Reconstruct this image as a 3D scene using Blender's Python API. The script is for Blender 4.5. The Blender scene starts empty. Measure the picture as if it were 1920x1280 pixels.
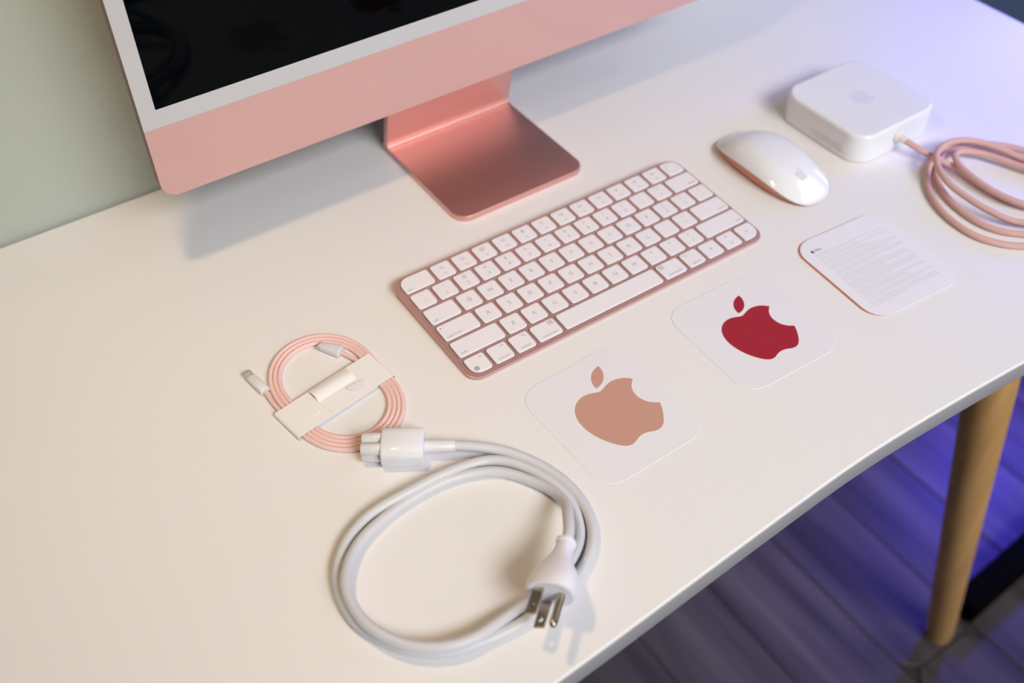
import bpy, bmesh, math, random
import numpy as np
from mathutils import Vector, Matrix

C = bpy.context.scene.collection
DESK = 0.74            # height of the desk surface above the floor (m); scene coordinates below are mm on the desk


def V(x, y, z=0.0):
    return Vector((x / 1000.0, y / 1000.0, DESK + z / 1000.0))


# ------------------------------------------------------------------ camera
cam_d = bpy.data.cameras.new('camera')
cam = bpy.data.objects.new('camera', cam_d)
C.objects.link(cam)
R_ = ((0.8318102, -0.5548460, -0.0154185), (-0.4071283, -0.5910039, -0.6963914), (0.3772775, 0.5855428, -0.7174965))
cam.matrix_world = Matrix.Translation(V(-389.44, -441.17, 562.51)) @ Matrix((
    (R_[0][0], -R_[1][0], -R_[2][0]), (R_[0][1], -R_[1][1], -R_[2][1]), (R_[0][2], -R_[1][2], -R_[2][2]))).to_4x4()
cam_d.sensor_width = 36.0
cam_d.lens = 37.5
cam_d.clip_start = 0.05
cam_d.dof.use_dof = True
cam_d.dof.focus_distance = 0.735
cam_d.dof.aperture_fstop = 4.0
bpy.context.scene.camera = cam

# ------------------------------------------------------------------ world, lights, exposure
sc = bpy.context.scene
sc.view_settings.view_transform = 'Standard'
sc.view_settings.look = 'None'
sc.view_settings.gamma = 1.0
sc.view_settings.exposure = 0.04
sc.view_settings.use_curve_mapping = False
w = bpy.data.worlds.new('world')
sc.world = w
w.use_nodes = True
w.node_tree.nodes['Background'].inputs[0].default_value = (0.9, 0.93, 1.0, 1)
w.node_tree.nodes['Background'].inputs[1].default_value = 0.02


def area(name, loc, target, sx, sy, power, color, spread=180, shape='RECTANGLE'):
    d = bpy.data.lights.new(name, 'AREA')
    d.shape = shape
    d.size = sx
    d.size_y = sy
    d.energy = power
    d.color = color
    d.spread = math.radians(spread)
    o = bpy.data.objects.new(name, d)
    C.objects.link(o)
    o.location = loc
    o.rotation_euler = (Vector(target) - Vector(loc)).to_track_quat('-Z', 'Y').to_euler()
    return o


# ceiling panel: soft white light over the desk
area('ceiling_panel_light', (0.16, -1.75, 2.5), (0.18, 0.28, DESK), 1.5, 1.2, 10.9, (0.975, 0.98, 1.0), 55)
# white softbox, up to the right and a little in front of the desk
area('softbox_light', V(1230, -440, 1150), V(300, 150, 0), 0.45, 0.50, 0.9, (0.97, 0.97, 1.0), 110)
# added soft fill behind the photographer, aimed at the screen
area('front_fill_light', V(-100, -1500, 560), V(-50, 200, 120), 0.9, 0.7, 0.6, (1.0, 0.97, 0.95), 90)
# small warm lamp above the left of the desk
area('warm_lamp_light', V(-320, 60, 720), V(-300, 0, 0), 0.07, 0.07, 1.75, (1.0, 0.69, 0.36), shape='DISK')
# blue-violet LED light to the right of the desk, and the one behind and below it
area('blue_desk_light', V(655, 20, 120), V(450, 40, 0), 0.04, 0.20, 0.95, (0.13, 0.12, 1.0))
area('blue_floor_light', V(930, 60, -420), V(640, 60, -740), 0.10, 0.10, 3.0, (0.085, 0.06, 1.0), shape='DISK')


# ------------------------------------------------------------------ materials
def mat(name, col, rough=0.5, metal=0.0, ior=1.45, coat=0.0, spec=0.5, bump=None, mix=None, sss=0.0):
    m = bpy.data.materials.new(name)
    m.use_nodes = True
    nt = m.node_tree
    b = nt.nodes['Principled BSDF']
    b.inputs['Base Color'].default_value = (*col, 1)
    b.inputs['Roughness'].default_value = rough
    b.inputs['Metallic'].default_value = metal
    b.inputs['IOR'].default_value = ior
    b.inputs['Coat Weight'].default_value = coat
    b.inputs['Coat Roughness'].default_value = 0.05
    b.inputs['Specular IOR Level'].default_value = spec
    if sss:
        b.inputs['Subsurface Weight'].default_value = sss
        b.inputs['Subsurface Radius'].default_value = (0.004, 0.004, 0.004)
        b.inputs['Subsurface Scale'].default_value = 1.0
    if bump or mix:
        tc = nt.nodes.new('ShaderNodeTexCoord')
    if bump:                                   # (scale, strength, distance)
        n = nt.nodes.new('ShaderNodeTexNoise')
        n.inputs['Scale'].default_value = bump[0]
        n.inputs['Detail'].default_value = 4
        bp = nt.nodes.new('ShaderNodeBump')
        bp.inputs['Strength'].default_value = bump[1]
        bp.inputs['Distance'].default_value = bump[2]
        nt.links.new(tc.outputs['Object'], n.inputs['Vector'])
        nt.links.new(n.outputs['Fac'], bp.inputs['Height'])
        nt.links.new(bp.outputs['Normal'], b.inputs['Normal'])
    if mix:                                    # (scale xyz, colour 2, detail)
        mp = nt.nodes.new('ShaderNodeMapping')
        mp.inputs['Scale'].default_value = mix[0]
        n = nt.nodes.new('ShaderNodeTexNoise')
        n.inputs['Scale'].default_value = 1.0
        n.inputs['Detail'].default_value = mix[2]
        mx = nt.nodes.new('ShaderNodeMix')
        mx.data_type = 'RGBA'
        mx.inputs[6].default_value = (*col, 1)
        mx.inputs[7].default_value = (*mix[1], 1)
        rp = nt.nodes.new('ShaderNodeValToRGB')
        rp.color_ramp.elements[0].position = 0.35
        rp.color_ramp.elements[1].position = 0.65
        nt.links.new(tc.outputs['Object'], mp.inputs['Vector'])
        nt.links.new(mp.outputs['Vector'], n.inputs['Vector'])
        nt.links.new(n.outputs['Fac'], rp.inputs['Fac'])
        nt.links.new(rp.outputs['Color'], mx.inputs[0])
        nt.links.new(mx.outputs[2], b.inputs['Base Color'])
    return m


def woven(name, c1, c2, scale):
    """braided sleeve: chevrons around (u) and along (v) the cable"""
    m = mat(name, c1, 0.75, spec=0.3)
    nt = m.node_tree
    b = nt.nodes['Principled BSDF']
    uv = nt.nodes.new('ShaderNodeUVMap')
    sp = nt.nodes.new('ShaderNodeSeparateXYZ')
    nt.links.new(uv.outputs['UV'], sp.inputs[0])

    def math_(op, a, c):
        n = nt.nodes.new('ShaderNodeMath')
        n.operation = op
        for i, x in enumerate((a, c)):
            if x is None:
                continue
            if isinstance(x, (int, float)):
                n.inputs[i].default_value = x
            else:
                nt.links.new(x, n.inputs[i])
        return n.outputs[0]
    tri = math_('PINGPONG', math_('MULTIPLY', sp.outputs[0], 6.0), 0.5)
    w_ = math_('ADD', math_('MULTIPLY', sp.outputs[1], scale), math_('MULTIPLY', tri, 1.6))
    h = math_('MULTIPLY_ADD', math_('SINE', math_('MULTIPLY', w_, 2 * math.pi), None), 0.5)
    h.node.inputs[2].default_value = 0.5
    mx = nt.nodes.new('ShaderNodeMix')
    mx.data_type = 'RGBA'
    mx.inputs[6].default_value = (*c2, 1)
    mx.inputs[7].default_value = (*c1, 1)
    nt.links.new(h, mx.inputs[0])
    nt.links.new(mx.outputs[2], b.inputs['Base Color'])
    bp = nt.nodes.new('ShaderNodeBump')
    bp.inputs['Strength'].default_value = 0.5
    bp.inputs['Distance'].default_value = 0.0003
    nt.links.new(h, bp.inputs['Height'])
    nt.links.new(bp.outputs['Normal'], b.inputs['Normal'])
    return m


def plank_mat(name):
    m = mat(name, (0.3, 0.27, 0.25), 0.5)
    nt = m.node_tree
    b = nt.nodes['Principled BSDF']
    tc = nt.nodes.new('ShaderNodeTexCoord')
    oi = nt.nodes.new('ShaderNodeObjectInfo')
    mp = nt.nodes.new('ShaderNodeMapping')
    mp.inputs['Scale'].default_value = (22, 1.6, 6)
    ad = nt.nodes.new('ShaderNodeVectorMath')
    ad.operation = 'ADD'
    nt.links.new(tc.outputs['Object'], ad.inputs[0])
    cb = nt.nodes.new('ShaderNodeCombineXYZ')
    ml = nt.nodes.new('ShaderNodeMath')
    ml.operation = 'MULTIPLY'
    ml.inputs[1].default_value = 37.0
    nt.links.new(oi.outputs['Random'], ml.inputs[0])
    nt.links.new(ml.outputs[0], cb.inputs[1])
    nt.links.new(cb.outputs[0], ad.inputs[1])
    nt.links.new(ad.outputs[0], mp.inputs['Vector'])
    n = nt.nodes.new('ShaderNodeTexNoise')
    n.inputs['Scale'].default_value = 1.0
    n.inputs['Detail'].default_value = 6
    n.inputs['Distortion'].default_value = 0.6
    nt.links.new(mp.outputs['Vector'], n.inputs['Vector'])
    r = nt.nodes.new('ShaderNodeValToRGB')
    r.color_ramp.elements[0].position = 0.30
    r.color_ramp.elements[0].color = (0.055, 0.043, 0.044, 1)
    r.color_ramp.elements[1].position = 0.72
    r.color_ramp.elements[1].color = (0.175, 0.14, 0.136, 1)
    nt.links.new(n.outputs['Fac'], r.inputs['Fac'])
    mx = nt.nodes.new('ShaderNodeMix')
    mx.data_type = 'RGBA'
    mx.blend_type = 'MULTIPLY'
    mx.inputs[0].default_value = 1.0
    r2 = nt.nodes.new('ShaderNodeValToRGB')
    r2.color_ramp.elements[0].color = (0.78, 0.78, 0.78, 1)
    r2.color_ramp.elements[1].color = (1.0, 1.0, 1.0, 1)
    nt.links.new(oi.outputs['Random'], r2.inputs['Fac'])
    nt.links.new(r.outputs['Color'], mx.inputs[6])
    nt.links.new(r2.outputs['Color'], mx.inputs[7])
    nt.links.new(mx.outputs[2], b.inputs['Base Color'])
    return m


M = {
    'wall': mat('sage_paint', (0.46, 0.51, 0.445), 0.8, bump=(160, 0.25, 0.002)),
    'wall_white': mat('white_paint', (0.55, 0.55, 0.55), 0.9),
    'floor': mat('floor_base', (0.05, 0.045, 0.04), 0.8),
    'plank': plank_mat('grey_vinyl_plank'),
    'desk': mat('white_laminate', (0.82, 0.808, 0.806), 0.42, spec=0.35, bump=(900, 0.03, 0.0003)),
    'desk_edge': mat('shaded_desk_edge', (0.44, 0.435, 0.46), 0.45),  # grey holds the shade of the edge under light from above
    'wood': mat('oak', (0.78, 0.46, 0.175), 0.5, mix=((60, 60, 2.2), (0.62, 0.35, 0.125), 5)),
    'black': mat('black_metal', (0.003, 0.003, 0.003), 0.8, spec=0.04),
    'slate': mat('dim_blue_stand_in', (0.06, 0.09, 0.19), 0.6),  # dark blue stands in for the dim blue-lit wall
    'alu': mat('rose_aluminium', (0.78, 0.46, 0.41), 0.43, metal=0.95),
    'alu_body': mat('rose_aluminium_keyboard', (0.62, 0.36, 0.335), 0.42, metal=0.5),
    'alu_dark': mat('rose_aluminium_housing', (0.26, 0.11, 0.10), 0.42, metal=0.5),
    'alu_mouse': mat('rose_aluminium_mouse', (0.62, 0.27, 0.19), 0.4, metal=0.5),
    'chin': mat('pale_pink_glass', (0.63, 0.385, 0.35), 0.16, spec=0.4),
    'bezel': mat('white_bezel_glass', (0.57, 0.58, 0.585), 0.10, spec=0.4),
    'screen': mat('black_screen_glass', (0.0002, 0.0010, 0.0018), 0.03, ior=1.145),
    'key': mat('white_key_plastic', (0.83, 0.81, 0.85), 0.45, spec=0.4),
    'well': mat('key_gap_shade', (0.10, 0.05, 0.045), 0.8),  # shade of the gaps round the keys, put into the colour
    'legend': mat('grey_legend', (0.37, 0.36, 0.38), 0.6),
    'legend_faint': mat('faint_grey_print', (0.55, 0.55, 0.57), 0.6),
    'led': mat('dark_indicator', (0.02, 0.02, 0.02), 0.4),
    'white_gloss': mat('glossy_white_plastic', (0.82, 0.83, 0.86), 0.14, spec=0.5),
    'mouse_white': mat('polished_white_shell', (0.82, 0.83, 0.86), 0.06, spec=0.5),
    'white_soft': mat('satin_white_plastic', (0.74, 0.73, 0.75), 0.35),
    'cord': mat('white_cord_rubber', (0.63, 0.635, 0.665), 0.40),
    'plug_white': mat('plug_white', (0.82, 0.81, 0.88), 0.35),
    'side_print': mat('pale_grey_print', (0.76, 0.76, 0.78), 0.25),
    'adapter_logo': mat('pale_lilac_print', (0.75, 0.75, 0.85), 0.3),
    'mouse_logo': mat('grey_print', (0.64, 0.64, 0.67), 0.2),
    'nickel': mat('nickel_blade', (0.50, 0.42, 0.33), 0.25, metal=1.0),
    'steel': mat('connector_metal', (0.80, 0.78, 0.77), 0.3, metal=0.9),
    'paper': mat('white_card_paper', (0.86, 0.84, 0.83), 0.7, spec=0.3),
    'paper_lilac': mat('white_paper_tab', (0.87, 0.83, 0.90), 0.6, spec=0.3),
    'card': mat('smooth_card', (0.84, 0.83, 0.89), 0.35, spec=0.4),
    'sheet': mat('sticker_sheet', (0.805, 0.797, 0.838), 0.40, spec=0.35),  # lilac tint stands for the blue light the sheet reflects
    'rose_foil': mat('rose_sticker', (0.58, 0.32, 0.255), 0.38, spec=0.4),
    'red_foil': mat('red_sticker', (0.37, 0.020, 0.038), 0.4, spec=0.35),
    'orange_edge': mat('orange_red_edge', (0.65, 0.20, 0.11), 0.5),
    'print': mat('grey_ink', (0.66, 0.65, 0.70), 0.7),
    'ink': mat('black_ink', (0.03, 0.03, 0.04), 0.7),
    'pink_weave': woven('pink_woven_sleeve', (0.93, 0.69, 0.65), (0.84, 0.55, 0.51), 9.0),
    'pink_weave2': woven('dusty_pink_woven_sleeve', (0.75, 0.49, 0.45), (0.64, 0.38, 0.35), 11.0),
    'relief': mat('pale_strain_relief', (0.80, 0.74, 0.71), 0.5),
}


# ------------------------------------------------------------------ object helpers
def mesh(name, vs, fs, uvs=None, sharp=38):
    me = bpy.data.meshes.new(name)
    me.from_pydata([tuple(v) for v in vs], [], fs)
    if uvs is not None:
        ul = me.uv_layers.new(name='UVMap')
        for p in me.polygons:
            for li, q in zip(p.loop_indices, uvs[p.index]):
                ul.data[li].uv = q
    for p in me.polygons:
        p.use_smooth = True
    me.set_sharp_from_angle(angle=math.radians(sharp))
    for p in me.polygons:
        if sharp <= 55 and len(p.vertices) > 4:
            p.use_smooth = False           # flat end caps keep flat shading
    me.update()
    return me


def put(name, me, m, parent=None):
    if m is not None and not me.materials:
        me.materials.append(m)
    o = bpy.data.objects.new(name, me)
    C.objects.link(o)
    if parent is not None:
        o.parent = parent
    return o


def origin_of(parent):
    t = Vector((0, 0, 0))
    while parent is not None:
        t += parent.location
        parent = parent.parent
    return t


def obj(name, vs, fs, m, parent=None, uvs=None, loc=None, sharp=38):
    """mesh from world-space vertices; its origin is loc, or its parent's origin"""
    base = origin_of(parent)
    l = Vector((0, 0, 0)) if loc is None else Vector(loc) - base
    vs = [Vector(v) - base - l for v in vs]
    o = put(name, mesh(name, vs, fs, uvs, sharp), m, parent)
    o.location = l
    return o


def thing(name, loc, label, cat, group=None):
    o = bpy.data.objects.new(name, None)
    o.empty_display_size = 0.02
    C.objects.link(o)
    o.location = loc
    o['label'] = label
    o['category'] = cat
    if group:
        o['group'] = group
    return o


def struct(o):
    o['kind'] = 'structure'
    return o


class MB:
    """collects shapes (world metres) into one mesh"""
    def __init__(self):
        self.v, self.f, self.uv = [], [], []

    def add(self, vs, fs, uvs=None):
        n = len(self.v)
        self.v += [Vector(v) for v in vs]
        self.f += [tuple(i + n for i in f) for f in fs]
        self.uv += uvs if uvs is not None else [[(0, 0)] * len(f) for f in fs]
        return self

    def build(self, name, m, parent=None, loc=None, sharp=38):
        return obj(name, self.v, self.f, m, parent, self.uv, loc, sharp)


def rrect(cx, cy, w_, h_, r, n=5, rot=0.0):
    """rounded rectangle outline, counter-clockwise; r may be four radii (tr, tl, bl, br)"""
    rs = r if isinstance(r, (tuple, list)) else (r,) * 4
    out = []
    for k, (sx, sy) in enumerate(((1, 1), (-1, 1), (-1, -1), (1, -1))):
        q = max(min(rs[k], w_ / 2 - 1e-4, h_ / 2 - 1e-4), 1e-3)
        for i in range(n + 1):
            a = math.radians(90 * k + 90 * i / n)
            out.append((sx * (w_ / 2 - q) + q * math.cos(a), sy * (h_ / 2 - q) + q * math.sin(a)))
    c, s = math.cos(rot), math.sin(rot)
    return [(cx + x * c - y * s, cy + x * s + y * c) for x, y in out]


def layers(rings, to3d, cap0=True, cap1=True):
    """rings: list of (outline2d, z); to3d maps (x, y, z) to world"""
    vs, fs = [], []
    n = len(rings[0][0])
    for ol, z in rings:
        for x, y in ol:
            vs.append(to3d(x, y, z(x, y) if callable(z) else z))
    for k in range(len(rings) - 1):
        for i in range(n):
            j = (i + 1) % n
            fs.append((k * n + i, k * n + j, (k + 1) * n + j, (k + 1) * n + i))
    if cap0:
        fs.append(tuple(range(n - 1, -1, -1)))
    if cap1:
        b = (len(rings) - 1) * n
        fs.append(tuple(range(b, b + n)))
    return vs, fs


def rbox(cx, cy, w_, h_, r, z0, z1, bev=0.4, bev0=None, n=5, rot=0.0, to3d=V, seg=3):
    """rounded slab with rounded top (bev) and bottom (bev0) edges"""
    bev0 = bev if bev0 is None else bev0
    rs = r if isinstance(r, (tuple, list)) else (r,) * 4

    def ol(ins):
        return rrect(cx, cy, w_ - 2 * ins, h_ - 2 * ins, [max(q - ins, 0.02) for q in rs], n, rot)
    rings = []
    for i in range(seg + 1):
        a = math.pi / 2 * i / seg
        if bev0 > 0:
            rings.append((ol(bev0 * (1 - math.sin(a))), z0 + bev0 * (1 - math.cos(a))))
    if bev0 <= 0:
        rings.append((ol(0), z0))
    if bev <= 0:
        rings.append((ol(0), z1))
    else:
        for i in range(seg + 1):
            a = math.pi / 2 * i / seg
            rings.append((ol(bev * (1 - math.cos(a))), z1 - bev * (1 - math.sin(a))))
    return layers(rings, to3d)


def catmull(P, step):
    P = [np.array(p, float) for p in P]
    Q = [2 * P[0] - P[1]] + P + [2 * P[-1] - P[-2]]
    out = []
    for i in range(1, len(Q) - 2):
        p0, p1, p2, p3 = Q[i - 1], Q[i], Q[i + 1], Q[i + 2]
        n = max(2, int(np.linalg.norm(p2 - p1) / step))
        for k in range(n):
            t = k / n
            out.append(0.5 * ((2 * p1) + (-p0 + p2) * t + (2 * p0 - 5 * p1 + 4 * p2 - p3) * t * t + (-p0 + 3 * p1 - 3 * p2 + p3) * t ** 3))
    out.append(P[-1])
    return out


def smooth_pts(P, it=2):
    P = [np.array(p, float) for p in P]
    for _ in range(it):
        P = [P[0]] + [(P[i - 1] + 2 * P[i] + P[i + 1]) / 4 for i in range(1, len(P) - 1)] + [P[-1]]
    return P


def tube(P, r, n=12, step=2.0, smooth=0, raw=False):
    """round tube through mm points; UV: u around, v = length / circumference"""
    pts = P if raw else catmull(P, step)
    if smooth:
        pts = smooth_pts(pts, smooth)
    pts = [Vector(p) for p in pts]
    vs, fs, uvs = [], [], []
    t0 = (pts[1] - pts[0]).normalized()
    nrm = t0.cross(Vector((0, 0, 1)))
    if nrm.length < 1e-3:
        nrm = t0.cross(Vector((1, 0, 0)))
    nrm.normalize()
    ln = 0.0
    L = []
    for i, p in enumerate(pts):
        t = (pts[min(i + 1, len(pts) - 1)] - pts[max(i - 1, 0)]).normalized()
        nrm = (nrm - t * nrm.dot(t)).normalized()
        b = t.cross(nrm)
        rr = r[i] if isinstance(r, (list, tuple)) else r
        if i:
            ln += (p - pts[i - 1]).length
        L.append(ln)
        for k in range(n):
            a = 2 * math.pi * k / n
            q = p + (nrm * math.cos(a) + b * math.sin(a)) * rr
            vs.append(V(*q))
    circ = 2 * math.pi * (r if not isinstance(r, (list, tuple)) else max(r))
    for i in range(len(pts) - 1):
        for k in range(n):
            j = (k + 1) % n
            fs.append((i * n + k, i * n + j, (i + 1) * n + j, (i + 1) * n + k))
            a, b_ = L[i] / circ, L[i + 1] / circ
            uvs.append([(k / n, a), ((k + 1) / n, a), ((k + 1) / n, b_), (k / n, b_)])
    fs.append(tuple(range(n - 1, -1, -1)))
    uvs.append([(0, 0)] * n)
    b = (len(pts) - 1) * n
    fs.append(tuple(range(b, b + n)))
    uvs.append([(0, 0)] * n)
    return vs, fs, uvs


def loft(p0, d, side, up, secs, n=28, pw=2.0):
    """superellipse sections (t, half width, half height[, power]) along axis d from p0 (mm)"""
    p0, d, side, up = Vector(p0), Vector(d).normalized(), Vector(side).normalized(), Vector(up).normalized()
    vs, fs = [], []
    for s in secs:
        t, hw, hh = s[:3]
        e = s[3] if len(s) > 3 else pw
        for k in range(n):
            a = 2 * math.pi * k / n
            c, q = math.cos(a), math.sin(a)
            x = hw * math.copysign(abs(c) ** (2 / e), c)
            y = hh * math.copysign(abs(q) ** (2 / e), q)
            vs.append(V(*(p0 + d * t + side * x + up * y)))
    for i in range(len(secs) - 1):
        for k in range(n):
            j = (k + 1) % n
            fs.append((i * n + k, i * n + j, (i + 1) * n + j, (i + 1) * n + k))
    fs.append(tuple(range(n - 1, -1, -1)))
    b = (len(secs) - 1) * n
    fs.append(tuple(range(b, b + n)))
    return vs, fs


# ------------------------------------------------------------------ the bitten-apple emblem (vector outline, 24 units high, y up)
def svg(path):
    import re
    tok = re.findall(r'[A-Za-z]|-?\d*\.?\d+', path)
    i, x, y, pts, cmd = 0, 0.0, 0.0, [], None
    while i < len(tok):
        if tok[i].isalpha():
            cmd = tok[i]
            i += 1
            if cmd in 'zZ':
                continue
        if cmd == 'M':
            x, y = float(tok[i]), float(tok[i + 1])
            i += 2
            pts.append((x, y))
            continue
        a = [float(q) for q in tok[i:i + 6]]
        i += 6
        p = [(x, y)] + [(x + a[k], y + a[k + 1]) for k in (0, 2, 4)]
        for k in range(1, 9):
            t = k / 8
            pts.append(tuple((1 - t) ** 3 * p[0][q] + 3 * t * (1 - t) ** 2 * p[1][q] + 3 * t * t * (1 - t) * p[2][q] + t ** 3 * p[3][q] for q in (0, 1)))
        x, y = p[3]
    out = []
    for p in pts:
        if not out or abs(p[0] - out[-1][0]) + abs(p[1] - out[-1][1]) > 1e-4:
            out.append(p)
    if abs(out[0][0] - out[-1][0]) + abs(out[0][1] - out[-1][1]) < 1e-3:
        out.pop()
    out = [(a - 12, 12 - b) for a, b in out]
    ar = sum(out[k][0] * out[(k + 1) % len(out)][1] - out[(k + 1) % len(out)][0] * out[k][1] for k in range(len(out)))
    return out if ar > 0 else out[::-1]


APPLE = svg('M12.152 6.896c-.948 0-2.415-1.078-3.96-1.04-2.04.027-3.91 1.183-4.961 3.014-2.117 3.675-.546 9.103 1.519 12.09 1.013 1.454 2.208 3.09 3.792 3.039 1.52-.065 2.09-.987 3.935-.987 1.831 0 2.35.987 3.96.948 1.637-.026 2.676-1.48 3.676-2.948 1.156-1.688 1.636-3.325 1.662-3.415-.039-.013-3.182-1.221-3.22-4.857-.026-3.04 2.48-4.494 2.597-4.559-1.429-2.09-3.623-2.324-4.39-2.376-2-.156-3.675 1.09-4.61 1.09z')
LEAF = svg('M15.53 3.83c.843-1.012 1.4-2.427 1.245-3.83-1.207.052-2.662.805-3.532 1.818-.78.896-1.454 2.338-1.273 3.714 1.338.104 2.715-.688 3.559-1.701')


def emblem(cx, cy, h, rot, z0, z1, to3d=V):
    """body + leaf as thin slabs"""
    mb = MB()
    k = h / 24.0
    c, s = math.cos(rot), math.sin(rot)
    for ol in (APPLE, LEAF):
        o2 = [(cx + k * (x * c - y * s), cy + k * (x * s + y * c)) for x, y in ol]
        mb.add(*layers([(o2, z0), (o2, z1)], to3d))
    return mb


# ------------------------------------------------------------------ text
_tc = {}


def text_pts(s, size):
    """mesh data (2D verts, faces, width, ymin, ymax) of a printed word"""
    if (s, size) not in _tc:
        cu = bpy.data.curves.new('t', 'FONT')
        cu.body = s
        cu.size = size
        cu.resolution_u = 2
        o = bpy.data.objects.new('t', cu)
        me = bpy.data.meshes.new_from_object(o)
        vs = [(v.co.x, v.co.y) for v in me.vertices]
        fs = [tuple(p.vertices) for p in me.polygons]
        bpy.data.objects.remove(o)
        bpy.data.curves.remove(cu)
        bpy.data.meshes.remove(me)
        xs = [p[0] for p in vs] or [0]
        ys = [p[1] for p in vs] or [0]
        _tc[(s, size)] = (vs, fs, min(xs), max(xs), min(ys), max(ys))
    return _tc[(s, size)]


def word(mb, s, size, x, y, to3d, ax='c', ay='b'):
    vs, fs, x0, x1, y0, y1 = text_pts(s, size)
    dx = {'l': x - x0, 'c': x - (x0 + x1) / 2, 'r': x - x1}[ax]
    dy = {'b': y, 'c': y - (y0 + y1) / 2}[ay]
    mb.add([to3d(a + dx, b + dy) for a, b in vs], fs)


def poly(mb, pts, to3d):
    mb.add([to3d(x, y) for x, y in pts], [tuple(range(len(pts)))])


def stroke(mb, pts, wd, to3d, closed=False):
    """flat line of width wd through 2D points"""
    n = len(pts)
    for i in range(n if closed else n - 1):
        a, b = Vector(pts[i]), Vector(pts[(i + 1) % n])
        d = (b - a)
        if d.length < 1e-6:
            continue
        d.normalize()
        p = Vector((-d.y, d.x)) * wd / 2
        e = d * wd * 0.3
        poly(mb, [a - e - p, b + e - p, b + e + p, a - e + p], to3d)


def disc(r, cx, cy, n=14, a0=0.0, a1=2 * math.pi):
    return [(cx + r * math.cos(a0 + (a1 - a0) * i / n), cy + r * math.sin(a0 + (a1 - a0) * i / n)) for i in range(n)]


# ================================================================== THE SETTING
def box(x0, x1, y0, y1, z0, z1):
    vs = [(x, y, z) for z in (z0, z1) for y in (y0, y1) for x in (x0, x1)]
    return vs, [(0, 2, 3, 1), (4, 5, 7, 6), (0, 1, 5, 4), (2, 6, 7, 3), (0, 4, 6, 2), (1, 3, 7, 5)]


XL, XR, YF, YB, HT = -1.7, 2.4, -2.6, 0.3455, 2.6
struct(obj('wall_back', *box(XL, XR, YB, YB + 0.1, 0, HT), M['wall']))
struct(obj('wall_left', *box(XL - 0.1, XL, YF, YB + 0.1, 0, HT), M['wall_white']))
struct(obj('wall_right', *box(XR, XR + 0.1, YF, YB + 0.1, 0, HT), M['wall_white']))
struct(obj('wall_front', *box(XL, XR, YF - 0.1, YF, 0, HT), M['wall_white']))
struct(obj('ceiling', *box(XL, XR, YF, YB, HT, HT + 0.1), M['wall_white']))
floor = struct(obj('floor', *box(XL, XR, YF, YB, -0.05, -0.004), M['floor']))
rnd = random.Random(5)
PW = 0.127
x = 0.257 - PW * 15
k = 0
while x < XR:
    y = YF - rnd.uniform(0.0, 0.9)
    while y < YB:
        y0, y1 = max(y, YF), min(y + 1.22, YB - 0.002)
        if y1 - y0 > 0.02 and x > XL - PW:
            xa, xb = max(x, XL), min(x + PW, XR)
            g = 0.0008
            vs, fs = rbox((xa + xb) / 2, (y0 + y1) / 2, xb - xa - 2 * g, y1 - y0 - 2 * g, 0.0005, -0.004, 0.0, 0.0012, 0, n=1, seg=1, to3d=lambda a, b, c: Vector((a, b, c)))
            obj('plank', vs, fs, M['plank'], floor, loc=((xa + xb) / 2, (y0 + y1) / 2, 0))
        y += 1.22
    x += PW

# ================================================================== DESK
desk = thing('desk', V(45, 70, -740), 'white laminate desk with a curved front edge and round wooden legs', 'desk')
edge = [(-500, -206), (-420, -221), (-320, -222), (-220.7, -218.3), (-179.4, -216), (-115.9, -211.9), (-47.4, -207.5), (29.4, -203.3), (78.9, -203.2), (131, -204.4), (195.6, -207.1), (300, -213), (420, -220), (520, -216)]
front = [tuple(p[:2]) for p in smooth_pts(catmull([(a, b, 0) for a, b in edge], 12), 4)]
outline = front + [(575, -170), (585, -130), (587, 30), (587, 320), (580, 338), (565, 342.5), (-545, 342.5), (-560, 335), (-566, 320), (-566, -130), (-556, -175)]


def offset(ol, d):
    n = len(ol)
    out = []
    for i in range(n):
        a, b, c = Vector(ol[i - 1]), Vector(ol[i]), Vector(ol[(i + 1) % n])
        t = (c - a).normalized()
        out.append((b.x - t.y * d, b.y + t.x * d))
    return out


obj('desk_top', *layers([(offset(outline, 0.4), -18.6), (offset(outline, 0.4), -1.1), (offset(outline, 0.9), -0.35), (offset(outline, 1.8), 0.0)], V), M['desk'], desk)
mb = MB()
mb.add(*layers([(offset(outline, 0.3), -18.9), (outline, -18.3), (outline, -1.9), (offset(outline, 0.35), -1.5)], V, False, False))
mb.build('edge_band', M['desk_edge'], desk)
for (tx, ty, bx, by) in ((316, -116, 463, -154), (-296, -116, -440, -154), (316, 200, 455, 290), (-296, 200, -440, 290)):
    ax = Vector((bx - tx, by - ty, -718))
    ln = ax.length
    ax.normalize()
    pts = [Vector((tx, ty, -18.5)) + ax * (ln * t) for t in (0, 0.02, 0.25, 0.5, 0.75, 0.985, 1.0)]
    pts[-1].z = -738.5
    rs = [24, 25, 23.5, 21.5, 19.5, 17.6, 16.5]
    vs, fs, uv = tube(pts, rs, n=28, raw=True)
    leg = obj('leg', vs, fs, M['wood'], desk, uv)
    mb = MB()
    mb.add(*layers([(disc(14, bx, by, 20), -740), (disc(14, bx, by, 20), -737.5)], V))
    mb.build('glide_pad', M['black'], leg)

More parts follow.
